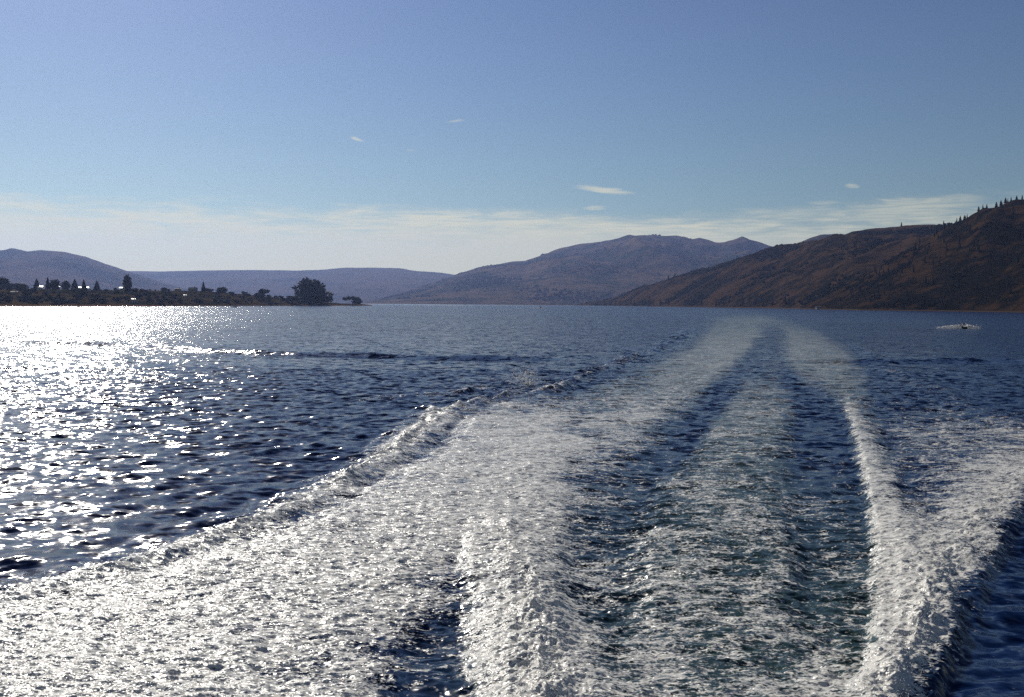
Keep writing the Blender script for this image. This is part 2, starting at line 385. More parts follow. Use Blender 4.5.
# rows and columns of the lake sheet: finer near the boat
ys = [6.0]
while ys[-1] < 75: ys.append(ys[-1] * 1.0021)
while ys[-1] < 400: ys.append(ys[-1] * 1.0045)
while ys[-1] < 10300: ys.append(ys[-1] * 1.03)
ys = np.array(ys)
us = np.concatenate([np.linspace(-4, -1.3, 12)[:-1], np.linspace(-1.3, -0.60, 60)[:-1], np.linspace(-0.60, 0.60, 960),
                     np.linspace(0.60, 1.3, 60)[1:], np.linspace(1.3, 4, 12)[1:]])
U, Y = np.meshgrid(us, ys)
X = np.clip(U * Y, -10000, 10000)
rowstep = np.gradient(ys)[:, None]
colstep = np.gradient(us)[None, :] * ys[:, None]
cell = np.maximum(np.broadcast_to(rowstep, X.shape) * 0.8, colstep)
H_, D_, A_ = surface(X.ravel(), Y.ravel(), cell.ravel())
nr, ncol = X.shape
V = np.stack([X.ravel(), Y.ravel(), H_], axis=1)
# the strip under and behind the camera
Vb = np.stack([us * 6.0, np.full(ncol, -600.0), np.zeros(ncol)], axis=1)
Vb[:, 0] *= 60
V = np.concatenate([V, Vb]); D_ = np.concatenate([D_, np.zeros(ncol)]); A_ = np.concatenate([A_, np.zeros(ncol)])
ii, jj = np.meshgrid(np.arange(nr - 1), np.arange(ncol - 1), indexing='ij')
a = (ii * ncol + jj).ravel()
faces = np.stack([a, a + 1, a + ncol + 1, a + ncol], axis=1)
jb = np.arange(ncol - 1); base = nr * ncol
fb = np.stack([base + jb, base + jb + 1, jb + 1, jb], axis=1)
fd = D_[faces].mean(axis=1)
fy = V[faces[:, 0], 1]
# smooth surface normal of the whole sheet, shared by both halves of it
G = V[:nr * ncol].reshape(nr, ncol, 3)
du = np.empty_like(G); dv = np.empty_like(G)
du[:, 1:-1] = G[:, 2:] - G[:, :-2]; du[:, 0] = G[:, 1] - G[:, 0]; du[:, -1] = G[:, -1] - G[:, -2]
dv[1:-1] = G[2:] - G[:-2]; dv[0] = G[1] - G[0]; dv[-1] = G[-1] - G[-2]
NV = np.cross(du, dv).reshape(-1, 3)
ln = np.linalg.norm(NV, axis=1, keepdims=True)
NV = np.where(ln > 1e-9, NV / np.maximum(ln, 1e-9), np.array([0, 0, 1.0]))
NV = np.concatenate([NV, np.tile([0, 0, 1.0], (ncol, 1))])
is_foam = (fd > 0.20) & (fy < 75)


def submesh(name, fc):
    used = np.unique(fc)
    remap = np.full(len(V), -1, dtype=np.int64); remap[used] = np.arange(len(used))
    me = np_mesh(name, V[used], remap[fc])
    for nm, arr in (('foam_cover', D_), ('aeration', A_)):
        at = me.attributes.new(nm, 'FLOAT', 'POINT')
        at.data.foreach_set('value', np.ascontiguousarray(arr[used], dtype=np.float32))
    at = me.attributes.new('surface_normal', 'FLOAT_VECTOR', 'POINT')
    at.data.foreach_set('vector', np.ascontiguousarray(NV[used], dtype=np.float32).ravel())
    return me


def water_material():
    m = bpy.data.materials.new("lake water and foam"); m.use_nodes = True
    t = NT(m.node_tree)
    geo = t.n('ShaderNodeNewGeometry')
    pos = geo.outputs['Position']; nrm = t.n('ShaderNodeAttribute', attribute_name='surface_normal').outputs['Vector']
    dens = t.n('ShaderNodeAttribute', attribute_name='foam_cover').outputs['Fac']
    aer = t.n('ShaderNodeAttribute', attribute_name='aeration').outputs['Fac']
    sp = t.n('ShaderNodeSeparateXYZ'); t.put(sp.inputs[0], pos)
    # ---- wavelet slopes: vector noise, crests longer across the wind
    p2 = t.vmath('MULTIPLY', pos, (0.55, 0.9, 0.0))
    big = t.vmath('SUBTRACT', t.noise(p2, 0.16, 2.0, 0.5, col=True), (.5, .5, .5))     # gust patches
    sA = t.vmath('SUBTRACT', t.noise(p2, 1.5, 1.0, 0.5, col=True), (.5, .5, .5))
    sB = t.vmath('SUBTRACT', t.noise(p2, 4.6, 2.0, 0.55, col=True), (.5, .5, .5))
    gust = t.noise(t.vmath('MULTIPLY', pos, (0.012, 0.02, 0.0)), 1.0, 3.0)
    s = t.vmath('ADD', t.vmath('SCALE', sA, scale=0.85), t.vmath('SCALE', sB, scale=1.15))
    s = t.vmath('ADD', s, t.vmath('SCALE', big, scale=0.10))
    s = t.vmath('MULTIPLY', s, (0.44, 1.36, 0.0))
    s = t.vmath('SCALE', s, scale=t.smooth(sp.outputs[1], 25.0, 300.0, 1.2, 1.85))
    calm_far = t.smooth(sp.outputs[1], 1500.0, 2400.0, 1.0, 0.16)
    gf = t.math('MULTIPLY', calm_far, t.smooth(gust, 0.3, 0.7, 0.8, 1.15))
    # slick, flattened water inside the old wake
    slick = t.math('MULTIPLY', gf, t.math('SUBTRACT', 1.0, t.math('MULTIPLY', aer, 0.25)))
    wn = t.vmath('NORMALIZE', t.vmath('ADD', nrm, t.vmath('SCALE', s, scale=slick)))
    # ---- foam cover pattern
    fx = t.vmath('MULTIPLY', pos, (0.52, 1.0, 0.9))
    fA = t.noise(fx, 1.1, 4.0, 0.6, 0.4)
    fB = t.noise(fx, 5.5, 4.0, 0.65, 0.6)
    fC = t.noise(fx, 30.0, 2.0, 0.6)
    pat = t.math('ADD', t.math('ADD', t.math('MULTIPLY', fA, 0.28), t.math('MULTIPLY', fB, 0.36)), t.math('MULTIPLY', fC, 0.44))
    patch = t.noise(t.vmath('MULTIPLY', pos, (0.5, 0.4, 0.0)), 0.8, 3.0, 0.6, 0.8)
    pat = t.math('ADD', pat, t.math('MULTIPLY', t.math('SUBTRACT', patch, 0.5), 0.30))
    vo = t.n('ShaderNodeTexVoronoi', feature='DISTANCE_TO_EDGE')
    t.put(vo.inputs['Vector'], t.vmath('ADD', t.vmath('MULTIPLY', pos, (1.0, 1.3, 0.5)), t.vmath('SCALE', t.noise(pos, 1.6, 3.0, 0.6, col=True), scale=0.9)))
    vo.inputs['Scale'].default_value = 1.7
    lace = t.math('MULTIPLY', t.smooth(vo.outputs['Distance'], 0.0, 0.10, 1.0, 0.0), t.smooth(fB, 0.36, 0.6))
    pat = t.math('ADD', pat, t.math('MULTIPLY', lace, 0.12))
    thr = t.math('SUBTRACT', 0.74, t.math('MULTIPLY', dens, 0.38))
    mask = t.smooth(t.math('SUBTRACT', pat, thr), -0.035, 0.05)
    mask = t.math('MULTIPLY', mask, t.smooth(dens, 0.03, 0.12))
    stk = t.noise(t.vmath('MULTIPLY', pos, (0.22, 0.62, 0.0)), 1.0, 5.0, 0.68)
    lane = t.smooth(t.math('ADD', stk, t.math('MULTIPLY', t.math('SUBTRACT', aer, 0.6), 0.26)), 0.42, 0.64)
    milk = t.math('MULTIPLY', t.math('MULTIPLY', lane, t.smooth(aer, 0.1, 0.5)), t.math('MULTIPLY', t.smooth(sp.outputs[1], 24.0, 60.0, 0.0, 0.30), t.smooth(sp.outputs[1], 70.0, 260.0, 1.0, 0.30)))
    mask = t.math('MAXIMUM', mask, milk)
    # ---- water
    wat = t.n('ShaderNodeBsdfPrincipled')
    wc = t.mix(t.math('MULTIPLY', aer, t.smooth(dens, 0.02, 0.25)), (0.001, 0.012, 0.058, 1), (0.026, 0.052, 0.044, 1))
    t.put(wat.inputs['Base Color'], wc)
    t.put(wat.inputs['Roughness'], t.math('SUBTRACT', t.smooth(sp.outputs[1], 20.0, 420.0, 0.15, 0.20), t.smooth(sp.outputs[1], 1500.0, 2400.0, 0.0, 0.08)))
    wat.inputs['IOR'].default_value = 1.333
    t.put(wat.inputs['Normal'], wn)
    # ---- foam
    fs = t.vmath('SUBTRACT', t.noise(fx, 10.0, 3.0, 0.6, col=True), (.5, .5, .5))
    fs2 = t.vmath('SUBTRACT', t.noise(fx, 42.0, 2.0, 0.6, col=True), (.5, .5, .5))
    fsum = t.vmath('MULTIPLY', t.vmath('ADD', t.vmath('SCALE', fs, scale=2.6), t.vmath('SCALE', fs2, scale=2.6)), (0.8, 1.0, 0.0))
    fn = t.vmath('NORMALIZE', t.vmath('ADD', nrm, fsum))
    foam = t.n('ShaderNodeBsdfPrincipled')
    foam.inputs['Base Color'].default_value = (0.68, 0.66, 0.60, 1)
    foam.inputs['Roughness'].default_value = 0.32
    foam.inputs['IOR'].default_value = 1.33
    t.put(foam.inputs['Normal'], fn)
    mx = t.n('ShaderNodeMixShader')
    t.put(mx.inputs[0], mask)
    t.t.links.new(wat.outputs[0], mx.inputs[1]); t.t.links.new(foam.outputs[0], mx.inputs[2])
    o = t.n('ShaderNodeOutputMaterial'); t.t.links.new(mx.outputs[0], o.inputs[0])
    return m


WATER = water_material()
lake = link('lake', submesh('lake', np.concatenate([faces[~is_foam], fb])), WATER)
tag(lake, kind='structure')
wake = link('wake_foam', submesh('wake_foam', faces[is_foam]), WATER)


def wake_spray(n):
    """drops thrown up along the breaking crests of the wake"""
    g = np.random.default_rng(77)
    m_ = np.nonzero((V[:nr * ncol, 1] < 40) & (D_[:nr * ncol] > .45))[0]
    Xs, Ys = V[m_, 0], V[m_, 1]
    _, hz, _ = wake_lookup(Xs, Ys)
    wt = np.clip((hz - .12) / .2, 0, 1) * Ys ** 1.0
    pick = g.choice(m_, n, p=wt / wt.sum())
    P = V[pick].copy()
    far_ = P[:, 1] / 15.0
    r = (.0035 + .0075 * g.random(n) ** 2) * far_ ** .6
    P[:, 2] += np.abs(g.normal(size=n)) * .075 + .01
    P[:, :2] += g.normal(size=(n, 2)) * .06
    octv = np.array([(1, 0, 0), (0, 1, 0), (-1, 0, 0), (0, -1, 0), (0, 0, 1), (0, 0, -1)], float)
    octf = np.array([(0, 1, 4), (1, 2, 4), (2, 3, 4), (3, 0, 4), (1, 0, 5), (2, 1, 5), (3, 2, 5), (0, 3, 5)])
    vs = (P[:, None, :] + octv[None] * r[:, None, None]).reshape(-1, 3)
    fs = (octf[None] + 6 * np.arange(n)[:, None, None]).reshape(-1, 3)
    return np_mesh('wake_spray', vs, fs, True)


tag(wake, 'churned white foam trailing across the blue lake behind the boat', 'foam', kind='stuff')


# ------------------------------------------------------------------ hills
def hill_material(name, dry, scrub, s1, cover, shore=None):
    m = bpy.data.materials.new(name); m.use_nodes = True
    t = NT(m.node_tree)
    pos = t.n('ShaderNodeNewGeometry').outputs['Position']
    sp = t.n('ShaderNodeSeparateXYZ'); t.put(sp.inputs[0], pos)
    na = t.noise(pos, s1, 4.0, 0.6, 0.3)
    nb = t.noise(pos, s1 * 7, 3.0, 0.65)
    nc = t.noise(pos, s1 * 0.3, 3.0, 0.5)
    pat = t.math('ADD', t.math('MULTIPLY', na, 0.55), t.math('MULTIPLY', nb, 0.45))
    f = t.smooth(pat, cover - 0.07, cover + 0.07)
    dcol = t.mix(nc, (dry[0] * .55, dry[1] * .5, dry[2] * .5, 1), (dry[0] * 1.6, dry[1] * 1.6, dry[2] * 1.5, 1))
    c = t.mix(f, (*scrub, 1), dcol)
    if shore:
        zz = t.math('ADD', sp.outputs[2], t.math('MULTIPLY', t.math('SUBTRACT', nb, 0.5), 1.2))
        c = t.mix(t.smooth(zz, 0.9, 1.5), (*shore, 1), c)
    b = t.n('ShaderNodeBsdfPrincipled')
    t.put(b.inputs['Base Color'], c)
    b.inputs['Roughness'].default_value = 0.95
    b.inputs['Specular IOR Level'].default_value = 0.0
    o = t.n('ShaderNodeOutputMaterial'); t.t.links.new(b.outputs[0], o.inputs[0])
    return m


class Hill:
    """a ridge: skyline traced as sight-line slopes, standing at its own distance with real depth"""
    def __init__(self, name, skyline, shore, ridge, mat, nu=300, nt=90, lam=220.0, amp=0.28, seed=1, rough=0.02, power=0.85):
        pts = [px_ray(x, y) for x, y in skyline]
        self.u = np.array([p.x for p in pts]); self.e = np.array([p.z for p in pts])
        self.su = np.array([px_ray(x, 303)[0] for x, _ in shore]); self.sd = np.array([d for _, d in shore], float)
        self.ru = np.array([px_ray(x, 303)[0] for x, _ in ridge]); self.rd = np.array([d for _, d in ridge], float)
        self.lam, self.amp, self.seed, self.rough, self.power = lam, amp, seed, rough, power
        u = np.linspace(self.u[0], self.u[-1], nu)
        tt = np.concatenate([np.linspace(-0.10, 1.0, nt), np.linspace(1.0, 2.2, nt // 3)[1:]])
        Ug, Tg = np.meshgrid(u, tt)
        P = self.at(Ug.ravel(), Tg.ravel())
        n, k = Ug.shape
        i, j = np.meshgrid(np.arange(n - 1), np.arange(k - 1), indexing='ij')
        q = (i * k + j).ravel()
        me = np_mesh(name, P, np.stack([q, q + 1, q + k + 1, q + k], axis=1))
        self.o = link(name, me, mat)
        tag(self.o, kind='structure')

    def crest(self, px):
        """the point of the visible skyline above a photo column"""
        u = px_u(px); tt = np.linspace(.5, 1.0, 60)
        P = self.at(np.full(60, u), tt)
        k = int(np.argmax((P[:, 2] - CAM_H) / P[:, 1]))
        return P[k]

    def at(self, u, t):
        u = np.asarray(u, float); t = np.asarray(t, float)
        e = np.interp(u, self.u, self.e)
        ds = np.interp(u, self.su, self.sd); dr = np.interp(u, self.ru, self.rd)
        Yd = ds + t * (dr - ds)
        Xd = u * Yd
        zr = np.maximum(CAM_H + e * dr, 0.5)
        tc = np.clip(t, 0, 1)
        prof = tc ** self.power
        g = fbm(Xd / self.lam, Yd / self.lam * 0.8, 4, self.seed, 0.5, ridged=True) - 0.42
        z = zr * prof * (1 + self.amp * g * 4 * tc * (1 - tc))
        z = z + zr * self.rough * fbm(Xd / (self.lam * 0.25), Yd / (self.lam * 0.25), 3, self.seed + 90) * tc
        back = np.clip(t - 1, 0, 2)
        z = np.where(t > 1, z - zr * 0.75 * back ** 1.3, z)
        z = np.where(t < 0, t * 60.0, z)
        z = np.maximum(z, -6.0)
        return np.stack([Xd, Yd, z], axis=-1)


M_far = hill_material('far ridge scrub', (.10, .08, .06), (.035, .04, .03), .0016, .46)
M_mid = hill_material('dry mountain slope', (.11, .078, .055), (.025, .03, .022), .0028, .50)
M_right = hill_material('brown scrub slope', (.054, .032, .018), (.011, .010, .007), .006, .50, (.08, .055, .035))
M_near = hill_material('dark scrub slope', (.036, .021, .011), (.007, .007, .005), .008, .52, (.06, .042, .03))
M_shore = hill_material('lakeside ground', (.062, .044, .022), (.014, .015, .008), .018, .50, (.16, .085, .04))

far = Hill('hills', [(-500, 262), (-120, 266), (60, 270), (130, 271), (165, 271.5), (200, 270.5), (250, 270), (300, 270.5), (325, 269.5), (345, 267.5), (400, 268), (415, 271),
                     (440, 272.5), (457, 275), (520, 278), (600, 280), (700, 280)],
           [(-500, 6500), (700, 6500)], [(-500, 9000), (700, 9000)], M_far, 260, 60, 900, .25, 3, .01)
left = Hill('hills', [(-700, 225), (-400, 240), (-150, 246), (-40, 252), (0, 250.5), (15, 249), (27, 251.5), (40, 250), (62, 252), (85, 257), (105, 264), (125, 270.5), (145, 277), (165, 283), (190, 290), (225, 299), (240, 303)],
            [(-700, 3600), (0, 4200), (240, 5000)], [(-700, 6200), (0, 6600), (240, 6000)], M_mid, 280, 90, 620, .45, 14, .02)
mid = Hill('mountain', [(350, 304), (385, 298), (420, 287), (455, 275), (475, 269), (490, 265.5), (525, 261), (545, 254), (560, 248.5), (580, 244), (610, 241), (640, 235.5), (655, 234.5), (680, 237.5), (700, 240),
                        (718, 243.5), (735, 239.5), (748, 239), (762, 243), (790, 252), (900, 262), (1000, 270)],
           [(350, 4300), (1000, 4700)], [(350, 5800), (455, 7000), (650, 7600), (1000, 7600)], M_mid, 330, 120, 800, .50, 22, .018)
small = Hill('hills', [(740, 262), (790, 246), (806, 239), (820, 235), (835, 234.5), (850, 237), (870, 242), (900, 250), (960, 262)],
             [(740, 3600), (960, 3600)], [(740, 4400), (960, 4400)], M_mid, 120, 50, 300, .3, 31, .02)
right = Hill('hills', [(575, 304.8), (600, 301), (620, 296), (640, 287.5), (665, 280), (690, 272.5), (730, 261), (775, 247.5), (810, 241.5), (845, 236.5), (870, 231), (890, 228), (912, 225.5), (935, 225), (960, 224), (1000, 224), (1200, 232)],
              [(575, 3300), (640, 2500), (720, 1900), (850, 1300), (1024, 1050), (1200, 900)],
              [(575, 3350), (640, 3000), (720, 2700), (850, 2300), (1024, 2000), (1200, 1800)], M_right, 300, 110, 330, .62, 44, .03)
near = Hill('hills', [(800, 306.6), (820, 299), (850, 283), (880, 266), (905, 250), (930, 236), (950, 226.5), (965, 221), (985, 212), (1005, 207), (1024, 202.5), (1100, 190), (1250, 178), (1500, 170), (1900, 190)],
            [(800, 1400), (860, 1150), (1024, 930), (1250, 720), (1900, 560)],
            [(800, 1420), (860, 1450), (950, 1500), (1024, 1450), (1250, 1200), (1900, 1000)], M_near, 340, 120, 210, .60, 53, .03)
penin = Hill('peninsula', [(-500, 276), (-200, 283), (-60, 286), (0, 288), (40, 289), (100, 290), (150, 290.5), (200, 291), (235, 293.5), (262, 296), (300, 300.0), (325, 302.5), (345, 303.4), (362, 303.9), (372, 305)],
             [(-500, 520), (-100, 700), (0, 760), (150, 900), (240, 1090), (300, 1250), (372, 1480)],
             [(-500, 800), (-100, 960), (0, 1010), (150, 1120), (240, 1260), (300, 1360), (372, 1500)], M_shore, 240, 60, 60, .35, 63, .03, 0.7)
far_shore = Hill('shore', [(330, 304.2), (380, 303.2), (460, 303.4), (560, 304.0), (620, 304.8)], [(330, 4000), (620, 4000)], [(330, 4300), (620, 4300)], M_shore, 60, 14, 100, .3, 73, .03)


# ------------------------------------------------------------------ trees
M_leaf = principled('dark foliage', (.019, .025, .010), 0.9)
M_leaf2 = principled('olive foliage', (.042, .036, .014), 0.9)
M_needle = principled('conifer needles', (.018, .026, .016), 0.85)
M_bark = principled('bark', (.05, .035, .025), 0.9)


def leaf_cloud(centres, radii, n, size, seed):
    """many small leaf-clump faces spread through a set of lobes"""
    g = np.random.default_rng(seed)
    vs, fs = [], []
    wts = np.array([r[0] * r[1] * r[2] for r in radii]); wts = wts / wts.sum()
    for k in g.choice(len(centres), n, p=wts):
        d = g.normal(size=3); d /= np.linalg.norm(d)
        p = np.array(centres[k]) + d * np.array(radii[k]) * g.random() ** 0.4
        a = g.normal(size=3); a /= np.linalg.norm(a)
        b = np.cross(a, g.normal(size=3)); b /= np.linalg.norm(b)
        sz = size * (0.6 + 0.8 * g.random())
        i0 = len(vs)
        vs += [p - a * sz, p + b * sz * .6, p + a * sz, p - b * sz * .6]
        fs.append((i0, i0 + 1, i0 + 2, i0 + 3))
    return np_mesh('crown', np.array(vs), np.array(fs), False)


def tube_mesh(name, segs, sides=7):
    """segs: list of (p0, r0, p1, r1) tapered limbs"""
    vs, fs = [], []
    for p0, r0, p1, r1 in segs:
        p0 = Vector(p0); p1 = Vector(p1); ax = (p1 - p0).normalized()
        q = ax.orthogonal().normalized(); w_ = ax.cross(q)
        i0 = len(vs)
        for p, r in ((p0, r0), (p1, r1)):
            for k in range(sides):
                a_ = 2 * math.pi * k / sides
                vs.append(p + q * (r * math.cos(a_)) + w_ * (r * math.sin(a_)))
        for k in range(sides):
            fs.append((i0 + k, i0 + (k + 1) % sides, i0 + sides + (k + 1) % sides, i0 + sides + k))
    return np_mesh(name, np.array([tuple(v) for v in vs]), np.array(fs), True)


def broadleaf(name, seed, lobes, n, leaf, mat, trunk_r=0.03):
    """unit-height tree: lobes = (x, y, z, rx, ry, rz)"""
    root = empty(name)
    link('crown', leaf_cloud([l[:3] for l in lobes], [l[3:] for l in lobes], n, leaf, seed), mat, root)
    segs = [((0, 0, -0.04), trunk_r, (0.01, 0, 0.35), trunk_r * .7)]
    for l in lobes:
        segs.append(((0.005, 0, 0.2 + 0.1 * l[2]), trunk_r * .55, (l[0] * .85, l[1] * .85, l[2]), trunk_r * .15))
    link('trunk', tube_mesh('trunk', segs), M_bark, root)
    return root


def conifer(name, seed, spread=0.17, tiers=15, mat=None):
    g = np.random.default_rng(seed)
    root = empty(name)
    vs, fs = [], []
    for k in range(tiers):
        f = k / (tiers - 1.0)
        z = 0.10 + 0.88 * f
        r = spread * (1 - f) ** 0.8 + 0.012
        nb = 12
        for b in range(nb):
            a_ = 2 * math.pi * (b + g.random() * .8) / nb
            rr = r * (0.55 + 0.6 * g.random())
            dirv = np.array([math.cos(a_), math.sin(a_), -0.25 - 0.25 * g.random()])
            side = np.array([-math.sin(a_), math.cos(a_), 0]) * rr * 0.75
            p0 = np.array([0, 0, z + .03]); p1 = p0 + dirv * rr
            mid_ = p0 + dirv * rr * 0.55
            i0 = len(vs)
            vs += [p0, mid_ + side - (0, 0, .015), p1, mid_ - side - (0, 0, .015)]
            fs.append((i0, i0 + 1, i0 + 2, i0 + 3))
            up = np.array([0, 0, 0.045 + .02 * g.random()])
            vs += [p0 - up, mid_ - up * 1.2, p1, mid_ + up]
            fs.append((i0 + 4, i0 + 5, i0 + 6, i0 + 7))
    link('crown', np_mesh('crown', np.array(vs), np.array(fs), False), mat or M_needle, root)
    link('trunk', tube_mesh('trunk', [((0, 0, -0.05), 0.018, (0, 0, 0.97), 0.004)], 6), M_bark, root)
    return root


def lobes_round(seed, n, rx, rz, z0):
    g = np.random.default_rng(seed); out = []
    for k in range(n):
        d = g.normal(size=3); d /= np.linalg.norm(d); d *= g.random() ** .5
        q = 0.34 + 0.14 * g.random()
        out.append((d[0] * rx * .68, d[1] * rx * .68, z0 + d[2] * rz * .66, rx * q, rx * q, rz * q))
    return out


def px_u(px):
    return px_ray(px, 303)[0]


def stand(o, hill, px, t, top_py=None, height=None, width_px=None, aspect=1.0, sink=0.0):
    """stand a unit-height tree on a hill; its height reaches the traced top"""
    P = hill.at(px_u(px), t)
    if height is None:
        height = CAM_H + px_ray(px, top_py).z * P[1] - P[2]
    o.location = (P[0], P[1], P[2] - sink)
    o.rotation_euler = (0, 0, random.random() * 6.28)
    wx = height * aspect if width_px is None else width_px / F * P[1]
    o.scale = (wx, wx, height)
    return o


# prototypes are first used as themselves, then copied
used = set()


def take(proto):
    if proto.name not in used:
        used.add(proto.name); return proto
    return copy_tree(proto)


# -- single trees of the point
cotton = broadleaf('broadleaf_tree', 3, lobes_round(3, 30, 0.5, 0.47, 0.52) + [(-.16, 0, .86, .12, .12, .13), (.10, .05, .87, .12, .12, .11), (-.40, 0, .55, .12, .15, .12), (.36, 0, .24, .22, .2, .24), (-.2, -.1, .24, .28, .25, .24), (.1, .1, .22, .3, .25, .24), (0, -.2, .3, .3, .25, .3)], 4200, .055, M_leaf, .03)
stand(cotton, penin, 312, .45, 277.5, width_px=38)
cotton.rotation_euler = (0, 0, 0)
tag(cotton, 'big rounded dark tree dominating the tip of the wooded point', 'tree')
tip = broadleaf('broadleaf_tree', 8, [(-.36, 0, .68, .16, .16, .22), (-.2, 0, .78, .16, .16, .2), (.02, 0, .78, .2, .2, .22), (.22, 0, .62, .22, .2, .3), (.36, 0, .36, .14, .14, .3), (.16, 0, .36, .18, .16, .3)], 900, .07, M_leaf, .03)
stand(tip, penin, 352.5, .35, 296.2, width_px=19); tip.rotation_euler = (0, 0, 0)
tag(tip, 'small spreading tree standing alone at the outermost end of the point', 'tree')
tall = broadleaf('broadleaf_tree', 12, [(0.12 * math.cos(k * 2.4), 0.12 * math.sin(k * 2.4), .12 + .8 * k / 11, *([(.20 + .26 * math.sin(math.pi * (.15 + .8 * k / 11)))] * 2), .12) for k in range(12)], 1700, .06, M_leaf, .03)
stand(tall, penin, 127.5, .7, 275.0, width_px=9)
tag(tall, 'tall narrow dark tree rising above the houses in the middle of the left shore', 'tree')
rd = broadleaf('broadleaf_tree', 16, lobes_round(16, 12, 0.5, 0.36, 0.62), 900, .065, M_leaf, .035)
stand(rd, penin, 263, .7, 288.0, width_px=13)
tag(rd, 'flat topped tree on the low point, left of the big rounded tree', 'tree')
rb = broadleaf('shrub', 17, lobes_round(17, 10, 0.5, 0.45, 0.48), 700, .075, M_leaf2, .03)
stand(rb, penin, 325, .3, 294.0, width_px=19)
tag(rb, 'reddish dark shrub leaning against the right side of the big rounded tree', 'shrub')
lb = take(rb); lb = copy_tree(rb); stand(lb, penin, 291, .35, 294.5, width_px=22)
tag(lb, 'dark shrub against the left side of the big rounded tree', 'shrub')

con = conifer('conifer_tree', 21)
con2 = conifer('conifer_tree', 22, .22, 12)
for px, ty, wpx, pr, lab in [
    (203.5, 281.5, 5.5, con, 'lone pointed conifer beside the bare tan slope on the left shore'),
    (37, 278.5, 6.5, con2, 'pointed dark conifer just left of a small white house, left shore'),
    (48, 277.5, 6.5, con, 'tallest pointed conifer of the row between two white houses'),
    (75, 279.0, 7.5, con2, 'broad pointed conifer left of the wide white roof on the shore'),
    (97, 280.5, 6.5, con2, 'dark conifer right of the wide white roof on the shore'),
    (84, 279.5, 6.5, con, 'conifer rising directly behind the wide white roof')]:
    c = take(pr); stand(c, penin, px, .92, ty, width_px=wpx * 2.9); tag(c, lab, 'tree')
for px, ty, wpx, lab in [(4, 277.5, 12, 'round dark tree at the far left edge of the shore'),
                         (55, 279.5, 12, 'round dark treetop between two conifers and a white house'),
                         (66, 281.0, 9, 'low round tree on the skyline between white houses'),
                         (20, 283.5, 16, 'broad low dark tree near the grey shore house'),
                         (164, 287.5, 7, 'small round tree on the shore ridge right of the tall narrow tree'),
                         (222, 287.0, 12, 'round tree on the ridge right of the lone conifer')]:
    c = copy_tree(tall); stand(c, penin, px, .9, ty, width_px=wpx); tag(c, lab, 'tree')

# -- the shrubs and low trees that clothe the point
bushA = rb
bushB = broadleaf('shrub', 33, lobes_round(33, 10, 0.5, 0.5, 0.40), 520, .10, M_leaf, .03)
bushC = broadleaf('shrub', 35, lobes_round(35, 9, 0.5, 0.5, 0.38), 520, .10, M_leaf2, .03)
n_b = 0
while n_b < 280:
    px = random.uniform(-70, 333)
    t = random.random() ** 1.3 * 0.98 + 0.06
    if 180 < px < 216 and 0.2 < t < 0.9: continue      # the bare tan slope
    if any(abs(px - hx) < hw and t < ht + .05 and t > ht - .45 for hx, hw, ht in [(84, 6, .97), (57.5, 4.5, .97), (40, 4, .9), (122, 4, .97), (133.5, 4, .1), (14.5, 5, .45), (178, 4, .99), (193, 6, 1.0), (185, 4, .4)]): continue
    if 86 < px < 106 and 0.35 < t < 0.7: continue        # the tan field
    if px > 300 and t > .6: continue
    b = take(random.choice([bushB, bushC]))
    hgt = random.uniform(2.0, 6.0) * random.uniform(.7, 1.05) * (0.5 if px > 318 else 1.0)
    stand(b, penin, px, t, height=hgt, aspect=random.uniform(1.3, 2.5))
    tag(b, 'dark low shrub in the dense cover of the left shore', 'shrub', 'shrubs covering the left shore')
    n_b += 1

M_scrub = principled('dark scrub', (.013, .014, .009), 0.95)
M_scrub.node_tree.nodes['Principled BSDF'].inputs['Specular IOR Level'].default_value = 0.0
# -- conifers of the right-hand slopes
hc = conifer('conifer_tree', 41, .24, 11)
for px, ty, hpx, lab in [
    (958, 217.5, 8, 'tallest of the dark conifers on the right skyline, in a gap'),
    (962, 219.0, 6, 'conifer just right of the tallest one on the right skyline'),
    (976, 212.5, 6, 'single conifer on the rising skyline right of the tall pair'),
    (984, 211.5, 5, 'wide dark conifer midway up the right skyline'),
    (993.5, 207.5, 7, 'dark conifer at the left end of the skyline clump'),
    (998, 206.5, 7, 'second conifer in the skyline clump at upper right'),
    (1002.5, 205.2, 7, 'conifer at the right end of the skyline clump'),
    (1008, 204.5, 5, 'small conifer right of the skyline clump'),
    (1013.5, 202.5, 5, 'slim conifer near the top of the right skyline'),
    (1019, 200.0, 6, 'highest conifer on the skyline at the right edge'),
    (947, 223.0, 5, 'low conifer left of the tall pair on the skyline'),
    (953, 222.5, 4, 'tiny conifer immediately left of the tall pair')]:
    c = take(hc); P = near.crest(px); hh = (hpx * .75 + .6) / F * P[1]
    c.location = (P[0], P[1], P[2] - .5); c.scale = (hh * random.uniform(.9, 1.5),) * 2 + (hh,)
    tag(c, lab, 'tree')
for px, ty, lab in [(899.5, 225.2, 'lone tiny tree on the brown skyline left of the right-hand summit'),
                    (941.5, 223.0, 'tiny dark tree where the two right-hand ridges meet'),
                    (668, 272.5, 'left of two tiny trees on the low descending spur'),
                    (674.5, 270.2, 'right of two tiny trees on the low descending spur')]:
    c = copy_tree(hc); P = right.crest(px); hh = 4.5 / F * P[1]
    c.location = (P[0], P[1], P[2] - .5); c.scale = (hh, hh, hh)
    tag(c, lab, 'tree')
for k in range(150):
    c = copy_tree(hc)
    px = random.uniform(850, 1060); t = random.uniform(.04, .95)
    if px < 900: t *= (px - 800) / 100.0
    stand(c, near, px, t, height=random.uniform(6, 12), aspect=random.uniform(.55, .8))
    tag(c, 'small dark conifer on the brown slope at right', 'tree', 'conifers scattered over the near right slope')
